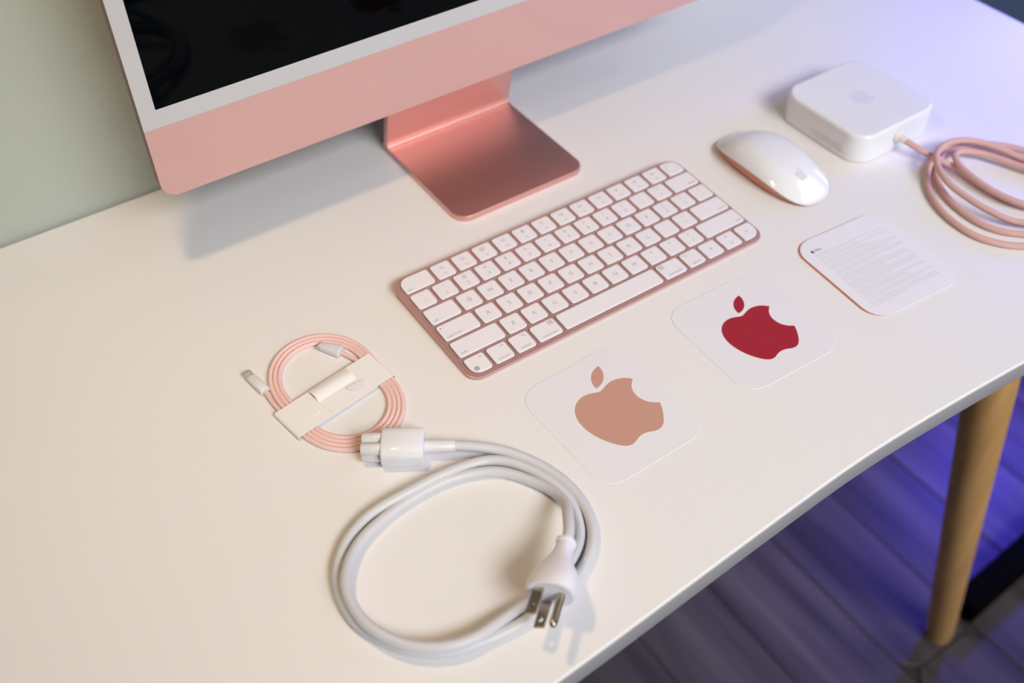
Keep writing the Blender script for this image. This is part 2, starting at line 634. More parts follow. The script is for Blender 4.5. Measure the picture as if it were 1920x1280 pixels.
# black metal foot of the furniture next to the desk
ft = thing('furniture_foot', V(700, -110, -740), 'black square metal bar foot on the floor behind the wooden desk leg', 'metal foot')
d = Vector((0.998, 0.067, 0))
sd = Vector((-0.067, 0.998, 0))
mb = MB()
mb.add(*loft((506, -151, -719), d, sd, (0, 0, 1), [(0, 17, 17.5, 12), (1, 18, 18, 12), (520, 18, 18, 12), (521, 17, 17.5, 12)], n=32))
bar = mb.build('foot_bar', M['black'], ft)
mb = MB()
mb.add(*loft(Vector((506, -151, -719)) - d * 1.5, d, sd, (0, 0, 1), [(0, 15.5, 15.5, 10), (2, 16, 16, 10)], n=32))
mb.build('end_cap', M['black'], bar)
for t in (20, 500):
    mb = MB()
    q = Vector((506, -151, -740)) + d * t
    mb.add(*layers([(disc(11, q.x, q.y, 16), -740), (disc(11, q.x, q.y, 16), -736.8)], V))
    mb.build('foot_pad', M['black'], bar)

# made-up low cabinet, added to darken the corner past the desk's right end
cab = thing('added_cabinet', V(1130, 230, -740), 'made-up low dark cabinet filling the dim blue area past the right end of the desk', 'cabinet')
mb = MB()
mb.add(*rbox(1130, 232, 700, 212, 4, -690, -141, 1, n=2))
mb.build('carcass', M['slate'], cab)
mb = MB()
mb.add(*rbox(1130, 229, 716, 224, 5, -140, -118, 1.5, n=3))
mb.build('cabinet_top', M['slate'], cab)
for i in range(2):
    mb = MB()
    mb.add(*loft((957 + 346 * i, 125.8, -415), (0, -1, 0), (1, 0, 0), (0, 0, 1), [(0, 171, 270, 60), (14, 171, 270, 60), (15, 170, 269, 60)], n=40))
    dr = mb.build('door', M['slate'], cab)
    mb = MB()
    mb.add(*tube([(1105 + 50 * i, 104, -330), (1105 + 50 * i, 104, -230)], 4, n=10, step=50))
    mb.build('handle', M['black'], dr)
for X in (800, 1460):
    for Y in (140, 320):
        mb = MB()
        mb.add(*rbox(X, Y, 30, 30, 3, -740, -690, 0.5, n=2))
        mb.build('foot', M['black'], cab)

# ================================================================== DESKTOP COMPUTER
mac = thing('desktop_computer', V(9, 225, 0), 'pink all-in-one desktop computer with white bezel and dark screen standing by the wall', 'computer')
FACE = Vector((9, 216.7, 79.5))
ES = Vector((0, -0.012, 1)).normalized()
ED = Vector((0, -1, -0.012)).normalized()


def panel(x, s, d_):
    return V(*(FACE + Vector((x, 0, 0)) + ES * s + ED * d_))


PWD, PHT = 547.0, 380.0
# aluminium housing behind the glass
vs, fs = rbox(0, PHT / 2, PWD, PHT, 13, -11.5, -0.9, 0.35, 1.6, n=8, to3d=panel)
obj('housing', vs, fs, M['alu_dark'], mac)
mb = MB()
hw = PWD / 2 - 0.15
ch = [(-hw, 58.5), (-hw, 13)] + [(-hw + 12.5 - 12.5 * math.cos(a), 13 - 12.7 * math.sin(a)) for a in [math.pi / 2 * i / 8 for i in range(1, 9)]]
ch += [(-p[0], p[1]) for p in reversed(ch)]
mb.add(*layers([(ch, -0.9), (ch, -0.15), ([(p[0] * 0.9996, p[1]) for p in ch], 0.0)], panel))
mb.build('chin', M['chin'], mac)
mb = MB()
sx0, sx1, sy0, sy1 = -261.5, 261.5, 72.8, PHT - 12
cor = [(-hw + 12.5 - 12.5 * math.cos(a), PHT - 13 + 12.7 * math.sin(a)) for a in [math.pi / 2 * i / 8 for i in range(9)]]
for pg in ([(-hw, 58.6), (hw, 58.6), (hw, sy0), (-hw, sy0)],
           [(-hw, sy0), (sx0, sy0), (sx0, PHT - 0.3)] + cor[::-1],
           [(-a, b) for a, b in ([(-hw, sy0), (sx0, sy0), (sx0, PHT - 0.3)] + cor[::-1])][::-1],
           [(sx0, sy1), (sx1, sy1), (sx1, PHT - 0.3), (sx0, PHT - 0.3)]):
    mb.add(*layers([(pg, -0.9), (pg, 0.0)], panel))
mb.build('bezel', M['bezel'], mac)
scr = [(sx0, sy0), (sx1, sy0), (sx1, sy1), (sx0, sy1)]
mb = MB()
mb.add(*layers([(scr, -0.9), (scr, -0.02)], panel))
mb.build('screen', M['screen'], mac)
# stand: flat foot, leaning neck with a rounded inner fold, hinge behind the panel
mb = MB()
mb.add(*rbox(9, 223.3, 128.5, 142, 13, 0.3, 5.4, 0.6, 0.6, n=8))
mb.build('stand_foot', M['alu'], mac)
u = Vector((-0.235, 0.972))
prof = []
q0, q1, q2 = Vector((275 - 5.5, 5.35)), Vector((275, 5.35)), Vector((275, 5.35)) + u * 5.5
for i in range(9):
    t = i / 8
    prof.append(q0 * (1 - t) ** 2 + q1 * 2 * t * (1 - t) + q2 * t * t)
top = Vector((275, 5.35)) + u * 190
nb = Vector((u.y, -u.x)) * 6.0
prof += [top, top + nb, Vector((275, 5.35)) + nb + u * 1.0, Vector((280.5, 5.2))]
vs, fs = [], []
n = len(prof)
for X in (-55.2, -54.7, 72.7, 73.2):
    for p in prof:
        vs.append(V(X, p.x, p.y))
for k in range(3):
    for i in range(n):
        j = (i + 1) % n
        fs.append((k * n + i, (k + 1) * n + i, (k + 1) * n + j, k * n + j))
fs.append(tuple(range(n)))
fs.append(tuple(range(4 * n - 1, 3 * n - 1, -1)))
obj('stand_neck', vs, fs, M['alu'], mac)
mb = MB()
mb.add(*tube([(-40, 231, 176), (58, 231, 176)], 6, n=16, step=100))
mb.build('hinge', M['alu_dark'], mac)

# ================================================================== KEYBOARD
kb = thing('keyboard', V(-1, 57, 0), 'compact rose aluminium keyboard with white keys in front of the computer stand', 'keyboard')
SL = 5.5 / 111.6


def kz(y):
    return 4.6 + SL * y


def plate_ring(ins, z):
    return (rrect(-1.0, 56.8, 279.2 - 2 * ins, 117.8 - 2 * ins, 10.5 - ins, 8), z)


mb = MB()
mb.add(*layers([plate_ring(1.2, 0.5), plate_ring(0.3, 1.0), plate_ring(0, lambda a, b: min(1.6, kz(b) - 2.2)), plate_ring(0, lambda a, b: kz(b) - 1.75),
                plate_ring(0.15, lambda a, b: kz(b) - 1.45), plate_ring(0.5, lambda a, b: kz(b) - 1.3)], V))
mb.build('keyboard_body', M['alu_body'], kb)
for X in (-110, 108):
    for Y in (12, 100):
        mb = MB()
        mb.add(*layers([(disc(5, X, Y, 14), 0.0), (disc(5, X, Y, 14), 0.8)], V))
        mb.build('rubber_foot', M['black'], kb)

U, VP = 19.0, 19.03
GX, GY = 2.9, 3.2
rows = []
rows.append([('fn', 1), ('control', 1), ('option', 1), ('command', 1.25), ('space', 5), ('command_r', 1.25), ('option_r', 1), ('left', 1), ('updown', 1), ('right', 1)])
rows.append([('shift', 2.25)] + [(c, 1) for c in 'ZXCVBNM'] + [('<,', 1), ('>.', 1), ('?/', 1), ('shift_r', 2.25)])
rows.append([('caps lock', 1.75)] + [(c, 1) for c in 'ASDFGHJKL'] + [(':;', 1), ('"\'', 1), ('return', 1.75)])
rows.append([('tab', 1.5)] + [(c, 1) for c in 'QWERTYUIOP'] + [('{[', 1), ('}]', 1), ('|\\', 1)])
rows.append([('~`', 1)] + [(a, 1) for a in ('!1', '@2', '#3', '$4', '%5', '^6', '&7', '*8', '(9', ')0', '_-', '+=')] + [('delete', 1.5)])
rows.append([('esc', 1.5)] + [('F%d' % i, 1) for i in range(1, 13)] + [('touch', 1)])
well = MB()  # flat dark slabs painted as the shade around each key
key_meshes = {}


def key(name, cx, cy, w_, h_, r):
    """one key cap; alike caps share their mesh"""
    kk = (round(w_, 3), round(h_, 3), tuple(r))
    base = Vector((cx, cy, kz(cy)))
    if kk not in key_meshes:
        def loc3(x_, y_, z_):
            return Vector((x_ / 1000, y_ / 1000, (z_ + SL * y_) / 1000))
        vs, fs = rbox(0, 0, w_, h_, r, -1.35, 0, 0.28, 0, n=4, to3d=loc3, seg=2)
        key_meshes[kk] = mesh('key', vs, fs, None, 50)
        key_meshes[kk].materials.append(M['key'])
    o = bpy.data.objects.new('key', key_meshes[kk])
    C.objects.link(o)
    o.parent = kb
    o.location = V(*base) - kb.location
    return o


def legend(k, cx, cy, w_, h_):
    mb, faint = MB(), MB()

    def T(x_, y_):
        return V(cx + x_, cy + y_, kz(cy + y_) + 0.03)
    L, Rr, Tp, B = -w_ / 2 + 1.7, w_ / 2 - 1.7, h_ / 2 - 1.8, -h_ / 2 + 1.9
    sm = 3.3
    if len(k) == 1:
        word(mb, k, 5.0, 0, 0, T, 'c', 'c')
    elif len(k) == 2 and k[0] != 'F' and k not in ('fn', 'up'):
        word(mb, k[0], 4.2, 0, 3.6, T, 'c', 'c')
        if k[1] in "`'":
            poly(mb, [(-0.3, -1.6), (0.3, -1.6), (0.15, -3.0), (-0.15, -3.0)], T)
        else:
            word(mb, k[1], 4.4, 0, -3.2, T, 'c', 'c')
    elif k[0] == 'F':
        word(mb, k, 2.6, 0, -4.4, T, 'c', 'c')
        i = int(k[1:])
        y0 = 2.4
        if i in (1, 2):
            rr = 0.8 if i == 1 else 1.2
            stroke(mb, disc(rr, 0, y0, 12), 0.3, T, True)
            for q in range(8):
                a = q * math.pi / 4
                stroke(mb, [((rr + .6) * math.cos(a), y0 + (rr + .6) * math.sin(a)), ((rr + 1.1) * math.cos(a), y0 + (rr + 1.1) * math.sin(a))], 0.3, T)
        elif i == 3:
            for (a, b, c, e) in ((-2, 0.2, 1.7, 2), (0.1, 0.2, 2.2, 2), (-2, -1.9, 2.2, 1.7)):
                stroke(mb, [(a, y0 + b), (a + c, y0 + b), (a + c, y0 + b + e), (a, y0 + b + e)], 0.3, T, True)
        elif i == 4:
            stroke(mb, disc(1.3, -0.3, y0 + 0.3, 14), 0.35, T, True)
            stroke(mb, [(0.6, y0 - 0.6), (1.7, y0 - 1.7)], 0.4, T)
        elif i == 5:
            poly(mb, [(-0.7, y0 - 0.2), (0.7, y0 - 0.2), (0.7, y0 + 1.6), (0.35, y0 + 2.0), (-0.35, y0 + 2.0), (-0.7, y0 + 1.6)], T)
            stroke(mb, disc(1.3, 0, y0, 10, math.pi, 2 * math.pi + 0.3), 0.3, T)
            stroke(mb, [(0, y0 - 1.3), (0, y0 - 2.1)], 0.3, T)
        elif i == 6:
            stroke(mb, disc(1.7, 0, y0, 14, 0.9, 5.0) + [(0.4, y0 - 1.2), (-0.3, y0 + 0.2)], 0.3, T, True)
        elif i in (7, 9):
            s = -1 if i == 7 else 1
            for dx in (-1.3, 0.7):
                p = [(s * dx, y0 - 1.1), (s * (dx + 1.7), y0), (s * dx, y0 + 1.1)]
                poly(mb, p if s > 0 else p[::-1], T)
        elif i == 8:
            poly(mb, [(-2.0, y0 - 1.1), (-0.2, y0), (-2.0, y0 + 1.1)], T)
            for dx in (0.5, 1.4):
                stroke(mb, [(dx, y0 - 1.0), (dx, y0 + 1.0)], 0.45, T)
        else:
            poly(mb, [(-1.8, y0 - 0.5), (-1.0, y0 - 0.5), (0.1, y0 - 1.4), (0.1, y0 + 1.4), (-1.0, y0 + 0.5), (-1.8, y0 + 0.5)], T)
            for q in range(i - 10):
                rr = 0.8 + 0.8 * q
                stroke(mb, disc(rr, 0.2, y0, 8, -0.8, 0.8), 0.3, T)
    elif k == 'fn':
        word(mb, 'fn', sm, Rr - 0.4, Tp - 2.3, T, 'r')
        stroke(mb, disc(1.75, L + 3.0, B + 2.3, 18), 0.4, T, True)
        for a in (0.55, 1.2):
            stroke(mb, [(L + 3.0 + a * math.sin(t), B + 2.3 + 1.7 * math.cos(t)) for t in [math.pi * q / 8 for q in range(9)]], 0.3, T)
            stroke(mb, [(L + 3.0 - a * math.sin(t), B + 2.3 + 1.7 * math.cos(t)) for t in [math.pi * q / 8 for q in range(9)]], 0.3, T)
        for yy in (-0.8, 0, 0.8):
            stroke(mb, [(L + 1.5, B + 2.3 + yy), (L + 4.5, B + 2.3 + yy)], 0.3, T)
    elif k == 'control':
        stroke(mb, [(Rr - 3.4, Tp - 2.0), (Rr - 1.9, Tp - 0.2), (Rr - 0.4, Tp - 2.0)], 0.38, T)
        word(mb, 'control', 3.15, 0, B, T)
    elif k in ('option', 'option_r'):
        s = 1 if k == 'option' else -1
        xx = Rr - 4.6 if s > 0 else L + 0.6
        stroke(mb, [(xx, Tp - 0.4), (xx + 1.2, Tp - 0.4), (xx + 2.6, Tp - 2.6), (xx + 4.2, Tp - 2.6)], 0.38, T)
        stroke(mb, [(xx + 2.4, Tp - 0.4), (xx + 4.2, Tp - 0.4)], 0.38, T)
        word(mb, 'option', 3.3, 0, B, T)
    elif k in ('command', 'command_r'):
        s = 1 if k == 'command' else -1
        xx = Rr - 2.2 if s > 0 else L + 2.0
        yy = Tp - 1.5
        stroke(mb, [(xx - .75, yy - .75), (xx + .75, yy - .75), (xx + .75, yy + .75), (xx - .75, yy + .75)], 0.36, T, True)
        for a in (-1, 1):
            for b in (-1, 1):
                stroke(mb, disc(0.72, xx + a * 1.42, yy + b * 1.42, 10), 0.36, T, True)
        word(mb, 'command', 3.3, 0, B, T)
    elif k in ('shift', 'tab', 'esc'):
        word(mb, k, 3.4 if k != 'esc' else 3.1, L + 0.6, B, T, 'l')
    elif k == 'caps lock':
        word(mb, k, 3.4, L + 0.6, B, T, 'l')
    elif k in ('shift_r', 'return', 'delete'):
        word(mb, k.replace('_r', ''), 3.3, Rr - 0.4, B, T, 'r')
    elif k in ('left', 'right'):
        s = -1 if k == 'left' else 1
        p = [(-0.9 * s, -1.1), (1.1 * s, 0), (-0.9 * s, 1.1)]
        poly(mb, p if s > 0 else p[::-1], T)
    elif k == 'up':
        poly(mb, [(-1.1, -0.8), (1.1, -0.8), (0, 1.0)], T)
    elif k == 'down':
        poly(mb, [(-1.1, 0.8), (0, -1.0), (1.1, 0.8)], T)
    elif k == 'touch':
        stroke(faint, disc(5.2, 0, 0, 28), 0.35, T, True)
    return mb, faint


for ri, row in enumerate(rows):
    x = -137.75
    for ci, (k, wu) in enumerate(row):
        cx, cy = x + wu * U / 2, (ri + 0.5) * VP + 0.1
        w_, h_ = wu * U - GX, VP - GY
        x += wu * U
        r = [1.9] * 4
        if k == 'esc':
            r[1] = 8.0
        if k == 'touch':
            r[0] = 8.0
        if k == 'fn':
            r[2] = 8.0
        if k == 'right':
            r[3] = 8.0
        well.add(*layers([(rrect(cx, cy, w_ + 1.0, h_ + 1.0, [q + 0.4 for q in r], 4), lambda a, b: kz(b) - 1.32),
                          (rrect(cx, cy, w_ + 1.0, h_ + 1.0, [q + 0.4 for q in r], 4), lambda a, b: kz(b) - 1.27)], V))
        if k == 'updown':
            for kk, dy in (('up', h_ / 4 + 0.1), ('down', -h_ / 4 - 0.1)):
                rr = [1.9, 1.9, 0.4, 0.4] if kk == 'up' else [0.4, 0.4, 1.9, 1.9]
                o = key(kk, cx, cy + dy, w_, h_ / 2 - 0.2, rr)
                mb, _ = legend(kk, cx, cy + dy, w_, h_ / 2)
                mb.build('legend', M['legend'], o)
            continue
        o = key(k, cx, cy, w_, h_, r)
        if k == 'space':
            continue
        mb, fa = legend(k, cx, cy, w_, h_)
        if mb.v:
            mb.build('legend', M['legend'], o)
        if fa.v:
            fa.build('fingerprint_ring', M['legend_faint'], o)
        if k == 'caps lock':
            mb = MB()
            poly(mb, disc(0.55, -w_ / 2 + 2.6, h_ / 2 - 3.0, 14), lambda a, b: V(cx + a, cy + b, kz(cy + b) + 0.03))
            mb.build('indicator_light', M['led'], o)
well.build('well_shade', M['well'], kb)

# ================================================================== MOUSE
mouse = thing('mouse', V(208, 64, 0), 'flat white mouse with a rose aluminium base right of the keyboard', 'mouse')
MW, ML = 28.6, 57.0
MC = Vector((205.0, 62.5, 0))


def m_out(t):
    e = 2.9
    c, s = math.cos(t), math.sin(t)
    return math.copysign(abs(c) ** (2 / e), c), math.copysign(abs(s) ** (2 / 2.55), s)


def m_edge(yn):
    return 2.4 + 10.2 * (1 - abs(yn) ** 2.1)


def m_spine(yn):
    yy = yn - 0.06
    return 5.0 + 17.4 * (1 - min(abs(yy) / 1.06, 1) ** 2.3)


def m_z(r, t):
    ox, oy = m_out(t)
    yn = r * oy
    ze = m_edge(oy)
    zs = m_spine(yn)
    return ze + (zs - ze) * (1 - r ** 5.0) * (1 - 0.08 * (r * ox) ** 2)


vs, fs = [], []
NT, NR = 72, 18
rings = [1.0, 0.997, 0.985, 0.965, 0.935, 0.9, 0.85, 0.78, 0.7, 0.6, 0.5, 0.4, 0.3, 0.2, 0.1, 0.03]
for t in range(NT):                          # lip under the edge
    a = 2 * math.pi * t / NT
    ox, oy = m_out(a)
    vs.append(V(MC.x + MW * 0.985 * ox, MC.y + ML * 0.985 * oy, m_edge(oy) - 0.6))
for r in rings:
    for t in range(NT):
        a = 2 * math.pi * t / NT
        ox, oy = m_out(a)
        vs.append(V(MC.x + MW * r * ox, MC.y + ML * r * oy, m_z(r, a)))
nr = len(rings) + 1
for i in range(nr - 1):
    for t in range(NT):
        j = (t + 1) % NT
        fs.append((i * NT + t, i * NT + j, (i + 1) * NT + j, (i + 1) * NT + t))
fs.append(tuple(range((nr - 1) * NT, nr * NT)))
obj('shell', vs, fs, M['mouse_white'], mouse, sharp=60)
vs, fs = [], []
for f_, zz in ((0.6, 0.7), (0.80, 0.6), (0.89, None), (0.955, None), (0.98, None)):
    for t in range(NT):
        a = 2 * math.pi * t / NT
        ox, oy = m_out(a)
        ze = m_edge(oy) - 0.9
        z = zz if zz is not None else {0.89: 0.6 + (ze - 0.6) * 0.12, 0.955: 0.6 + (ze - 0.6) * 0.55, 0.98: ze}[f_]
        vs.append(V(MC.x + MW * f_ * ox, MC.y + ML * f_ * oy, z))
for i in range(4):
    for t in range(NT):
        j = (t + 1) % NT
        fs.append((i * NT + t, i * NT + j, (i + 1) * NT + j, (i + 1) * NT + t))
fs.append(tuple(range(NT - 1, -1, -1)))
base = obj('base', vs, fs, M['alu_mouse'], mouse, sharp=60)
mb = MB()
for X in (-13, 13):
    mb.add(*rbox(MC.x + X, MC.y, 3, 60, 1.4, 0, 0.9, 0.2, 0))
mb.build('glide_strip', M['black'], mouse)


def on_mouse(x_, y_, z_):
    xn, yn = (x_ - MC.x) / MW, (y_ - MC.y) / ML
    lo_, hi_ = 1e-4, 1.5
    for _ in range(30):
        r = (lo_ + hi_) / 2
        if (abs(xn) / r) ** 2.9 + (abs(yn) / r) ** 2.55 > 1:
            lo_ = r
        else:
            hi_ = r
    t = math.atan2(math.copysign(abs(yn / r) ** 1.275, yn), math.copysign(abs(xn / r) ** 1.45, xn))
    return V(x_, y_, m_z(min(r, 1), t) + z_)


emblem(MC.x, MC.y - 32, 11.5, 0, 0.10, 0.16, on_mouse).build('emblem', M['mouse_logo'], mouse)

# ================================================================== POWER ADAPTER
ad = thing('power_adapter', V(316, 71.5, 0), 'square white power adapter brick with rounded corners at the back right', 'power adapter')
mb = MB()
mb.add(*rbox(316, 71.8, 99, 98.5, 19, 0.4, 28, 3.2, 1.6, n=10, seg=5, rot=math.radians(0.8)))
mb.build('case', M['white_gloss'], ad)
emblem(316, 72, 26, 0, 28.0, 28.04).build('emblem', M['adapter_logo'], ad)
mb = MB()
rnd = random.Random(3)
for j, z in enumerate((11, 9.2, 7.4, 5.6)):
    y = 78
    while y > 42:
        l = rnd.uniform(2, 5)
        mb.add([V(266.28, y, z), V(266.28, y - l, z), V(266.28, y - l, z + 0.7), V(266.28, y, z + 0.7)], [(0, 1, 2, 3)])
        y -= l + 1
mb.build('side_print', M['side_print'], ad)
mb = MB()
mb.add(*loft((313.5, 22.9, 15), (0, -1, 0), (1, 0, 0), (0, 0, 1), [(-0.6, 6, 6), (0.3, 6, 6), (0.5, 5.4, 5.4)]))
mb.build('port', M['white_soft'], ad)

# its woven cable, coiled
P0 = [(313.8, 15.5, 15), (315.2, 6.9, 14), (320.8, -7.5, 10), (327.2, -18.4, 7.0), (332.0, -28.0, 4.5), (333.3, -36.7, 3), (331.2, -59, 3), (333.5, -79.2, 3), (338.1, -95, 3)]
T2L2 = [(384.2, -59.1, 3), (379.5, -42.5, 3), (375.7, -28.3, 3), (368.1, -17.1, 3), (356, -10.7, 3), (342.7, -10.1, 3), (326.3, -15.9, 3), (312, -26.5, 3), (300.2, -41.9, 3), (293, -61.6, 3), (290.9, -86.5, 3), (296.3, -103.5, 3), (308.7, -117.9, 3)]
T1L1 = [(402.4, -45, 3), (396.7, -34.6, 3), (388, -24.2, 3), (373.9, -12.3, 3), (357.4, -4.7, 3), (339.8, -4.2, 3), (320.6, -11.9, 3), (302.9, -23.8, 3), (287.4, -41.9, 3), (276.7, -66.5, 3), (274.9, -94.4, 3), (283.5, -113.8, 3), (296.7, -127.2, 3)]
L3 = [(383.5, -57.3, 9), (378, -44, 11), (370.3, -29, 13), (359.4, -17.6, 15), (344.8, -10.8, 16), (330.2, -10.9, 16), (317.1, -17, 16), (306.9, -27.5, 16), (298.5, -43.7, 15), (297.5, -61, 13), (299.7, -81.8, 11), (305.2, -99.5, 9), (314.1, -111.7, 8)]
QQ = [(375.4, -64, 8), (369.5, -48.6, 8), (363.6, -34.1, 8.5), (355, -24.6, 9.5), (346.3, -18.7, 10), (339.6, -19.7, 10), (332.7, -27.2, 10), (328.5, -38.3, 10), (326.2, -60.9, 9), (328.1, -81.4, 8.5), (333.5, -96.4, 8.5)]


def link(a, b, bulge, z):
    """loop that leaves list a and comes back into list b, out to the right"""
    p0, p1 = np.array(a[-1], float), np.array(b[0], float)
    d0 = p0 - np.array(a[-2], float)
    d1 = np.array(b[1], float) - p1
    d0, d1 = d0 / np.linalg.norm(d0) * bulge, d1 / np.linalg.norm(d1) * bulge
    out = []
    for i in range(1, 7):
        t = i / 7
        h = (2 * t ** 3 - 3 * t ** 2 + 1) * p0 + (t ** 3 - 2 * t ** 2 + t) * d0 + (-2 * t ** 3 + 3 * t ** 2) * p1 + (t ** 3 - t ** 2) * d1
        h[2] = p0[2] * (1 - t) + p1[2] * t + z * 4 * t * (1 - t)
        out.append(tuple(h))
    return out


path = P0 + link(P0, T2L2, 260, 1) + T2L2 + link(T2L2, T1L1, 330, 3) + T1L1 + link(T1L1, L3, 330, 9) + L3 + link(L3, QQ, 260, 8) + QQ + [(352, -118, 7), (378, -136, 4), (402, -150, 3), (428, -160, 3)]
pc = thing('adapter_cable', V(340, -60, 0), 'dusty pink woven cable in loose loops, plugged into the white brick', 'cable')
mb = MB()
mb.add(*tube(path, 2.75, n=12, step=2.2, smooth=6))
mb.build('sleeve', M['pink_weave2'], pc)
mb = MB()
mb.add(*loft((313.6, 22.2, 15), (0.1, -1, -0.02), (1, 0, 0), (0, 0, 1), [(0, 5.0, 5.0), (1.5, 5.0, 5.0), (2.2, 3.7, 3.7), (9, 3.4, 3.4), (9.4, 3.0, 3.0)]))
mb.build('strain_relief', M['relief'], pc)
mb = MB()
mb.add(*loft((428, -160, 3), (0.93, -0.36, 0), (0.36, 0.93, 0), (0, 0, 1), [(0, 3, 2.8), (8, 3.2, 2.9), (8.4, 9, 2.9), (18, 9, 2.9)]))
mb.build('magnetic_connector', M['white_soft'], pc)

# ================================================================== CHARGING CABLE AND ITS PAPER BAND
CC = np.array([-222.0, 47.5])
outer = np.array([(-186.6, 64.4), (-189.1, 81.4), (-195.2, 93.8), (-205.3, 102.1), (-218.1, 106.8), (-231.4, 106.5), (-244.9, 99.9), (-255.3, 90.3), (-259.8, 81.6), (-262, 71.6), (-263, 59.1), (-182.7, 32.8), (-184.5, 20.3), (-189.2, 8.9), (-196.8, -1.4), (-204.6, -7.7), (-218, -12.5), (-233.5, -11.7), (-244.7, -5.1), (-251.0, 1.4), (-256.8, 11.0), (-261.7, 22.3)])
th = np.arctan2(outer[:, 1] - CC[1], outer[:, 0] - CC[0]) % (2 * np.pi)
rad = np.hypot(outer[:, 0] - CC[0], outer[:, 1] - CC[1])
ph = (th - np.pi) % (2 * np.pi)
rad = rad + 3.5 * np.where(ph < 0.35, 1.0 - ph, ph / (2 * np.pi))


def fb(t):
    t = np.atleast_1d(t)
    return np.stack([np.ones_like(t)] + [g(k_ * t) for k_ in (1, 2, 3) for g in (np.cos, np.sin)], 1)


coef = np.linalg.lstsq(fb(th), rad, rcond=None)[0]
path = [(-265.2, 76, 2.2), (-265.1, 68, 1.9), (-264.9, 60, 1.8)]
tt = np.arange(np.pi + 0.25, np.pi + 2 * np.pi * 3 + 3.15, 0.12)
for t in tt:
    rr = fb(t)[0] @ coef - 1.75 - 3.5 * (t - np.pi) / (2 * np.pi)
    path.append((CC[0] + rr * math.cos(t), CC[1] + rr * math.sin(t), 1.76))
while path[-1][1] > 52:
    path.pop()
path += [(-197.5, 62, 1.7), (-200.5, 70.5, 2.2), (-204.8, 79.5, 2.7)]
cable = thing('charging_cable', V(-222, 47, 0), 'pale pink woven charging cable in a flat coil held by a paper band', 'cable')
mb = MB()
mb.add(*tube(path, 1.74, n=10, step=1.4))
mb.build('sleeve', M['pink_weave'], cable)
for nm, p0, p1, hw_, hh_, tip, tl in (('usb_plug', (-203.6, 77.2, 3.2), (-213.3, 91.4, 3.0), 4.9, 3.1, 3.6, 2.2), ('charging_plug', (-264.9, 73.5, 2.6), (-268.0, 91.5, 2.9), 3.9, 2.5, 3.3, 7)):
    d = Vector(p1) - Vector(p0)
    l = d.length
    d.normalize()
    s = Vector((d.y, -d.x, 0)).normalized()
    up = s.cross(d)
    mb = MB()
    a = 0.86 if nm == 'usb_plug' else 0.98
    mb.add(*loft(p0, d, s, up, [(0, hw_ * .86, hh_ * .86), (0.5, hw_, hh_), (l * .5, hw_ * a, hh_), (l - 1.2, hw_ * (.62 if nm == 'usb_plug' else .98), hh_ * .85), (l - .3, hw_ * (.56 if nm == 'usb_plug' else .92), hh_ * .75), (l, hw_ * .5, hh_ * .55)], pw=3.0))
    pl = mb.build(nm, M['white_soft'], cable)
    mb = MB()
    mb.add(*loft(Vector(p0) + d * (l - 0.2), d, s, up, [(0, tip, .8), (tl - .6, tip, .8), (tl, tip * .8, .6)], pw=5))
    mb.build('metal_tip', M['steel'], pl)

band = thing('paper_band', V(-224, 42, 0), 'white folded paper band wrapped across the pink coiled charging cable', 'paper band')
UA = Vector((0.9865, 0.1640))
VA = Vector((-0.1640, 0.9865))
B0 = Vector((-264.6, 20.8))


def bd(u_, v_, z_):
    q = B0 + UA * u_ + VA * v_
    return V(q.x, q.y, z_)


BL, BW = 83.5, 29.4


def loop2(l0, l1, z0, z1, n=6):
    h = (z1 - z0) / 2
    out = []
    for i in range(n + 1):
        a = -math.pi / 2 + math.pi * i / n
        out.append((l1 - h + h * math.cos(a), (z0 + z1) / 2 + h * math.sin(a)))
    for i in range(n + 1):
        a = math.pi / 2 + math.pi * i / n
        out.append((l0 + h + h * math.cos(a), (z0 + z1) / 2 + h * math.sin(a)))
    return out


lo, li = loop2(0, BL, 0.0, 4.25), loop2(0.3, BL - 0.3, 0.25, 3.95)
vs, fs = [], []
n = len(lo)
for ol, v_ in ((lo, 0), (lo, BW), (li, BW), (li, 0)):
    vs += [bd(a, v_, b) for a, b in ol]
for k in range(4):
    for i in range(n):
        j = (i + 1) % n
        k2 = (k + 1) % 4
        fs.append((k * n + i, k * n + j, k2 * n + j, k2 * n + i))
obj('sleeve', vs, fs, M['paper'], band)
mb = MB()                                     # overlapping upper leaf on the right half
pg = [(30.5, 0.0), (BL - 1.6, 0.0), (BL - 1.6, BW), (28.5, BW), (28.5, 12)]
mb.add(*layers([(pg, 4.26), (pg, 4.6)], bd))
mb.build('upper_leaf', M['paper'], band)
mb = MB()                                     # the raised fold along the back edge
ridge = [(BW, 4.55), (BW - 4.5, 7.6), (BW - 9.5, 7.9), (BW - 13.5, 4.6)]
r2 = [(BW, 4.2), (BW - 4.5, 7.2), (BW - 9.5, 7.5), (BW - 13.5, 4.3)]
vs, fs = [], []
prof = ridge + r2[::-1]
for u_ in (28.5, 61.0):
    vs += [bd(u_, a, b if u_ < 40 else 4.3 + (b - 4.3) * 0.55) for a, b in prof]
n = len(prof)
for i in range(n):
    j = (i + 1) % n
    fs.append((i, j, n + j, n + i))
fs += [(0, 7, 6, 1), (1, 6, 5, 2), (2, 5, 4, 3), (n, n + 1, n + 6, n + 7), (n + 1, n + 2, n + 5, n + 6), (n + 2, n + 3, n + 4, n + 5)]
obj('raised_fold', vs, fs, M['paper'], band)
mb = MB()
tabp = [(57 + 7.0 * math.cos(a), 12.0 + 7.0 * math.sin(a)) for a in [math.pi * 0.95 + math.pi * i / 16 for i in range(17)]]
mb.add(*layers([(tabp, lambda a, b: 5.0 + 0.12 * (19 - b) * 0.6), (tabp, lambda a, b: 5.35 + 0.12 * (19 - b) * 0.6)], bd))
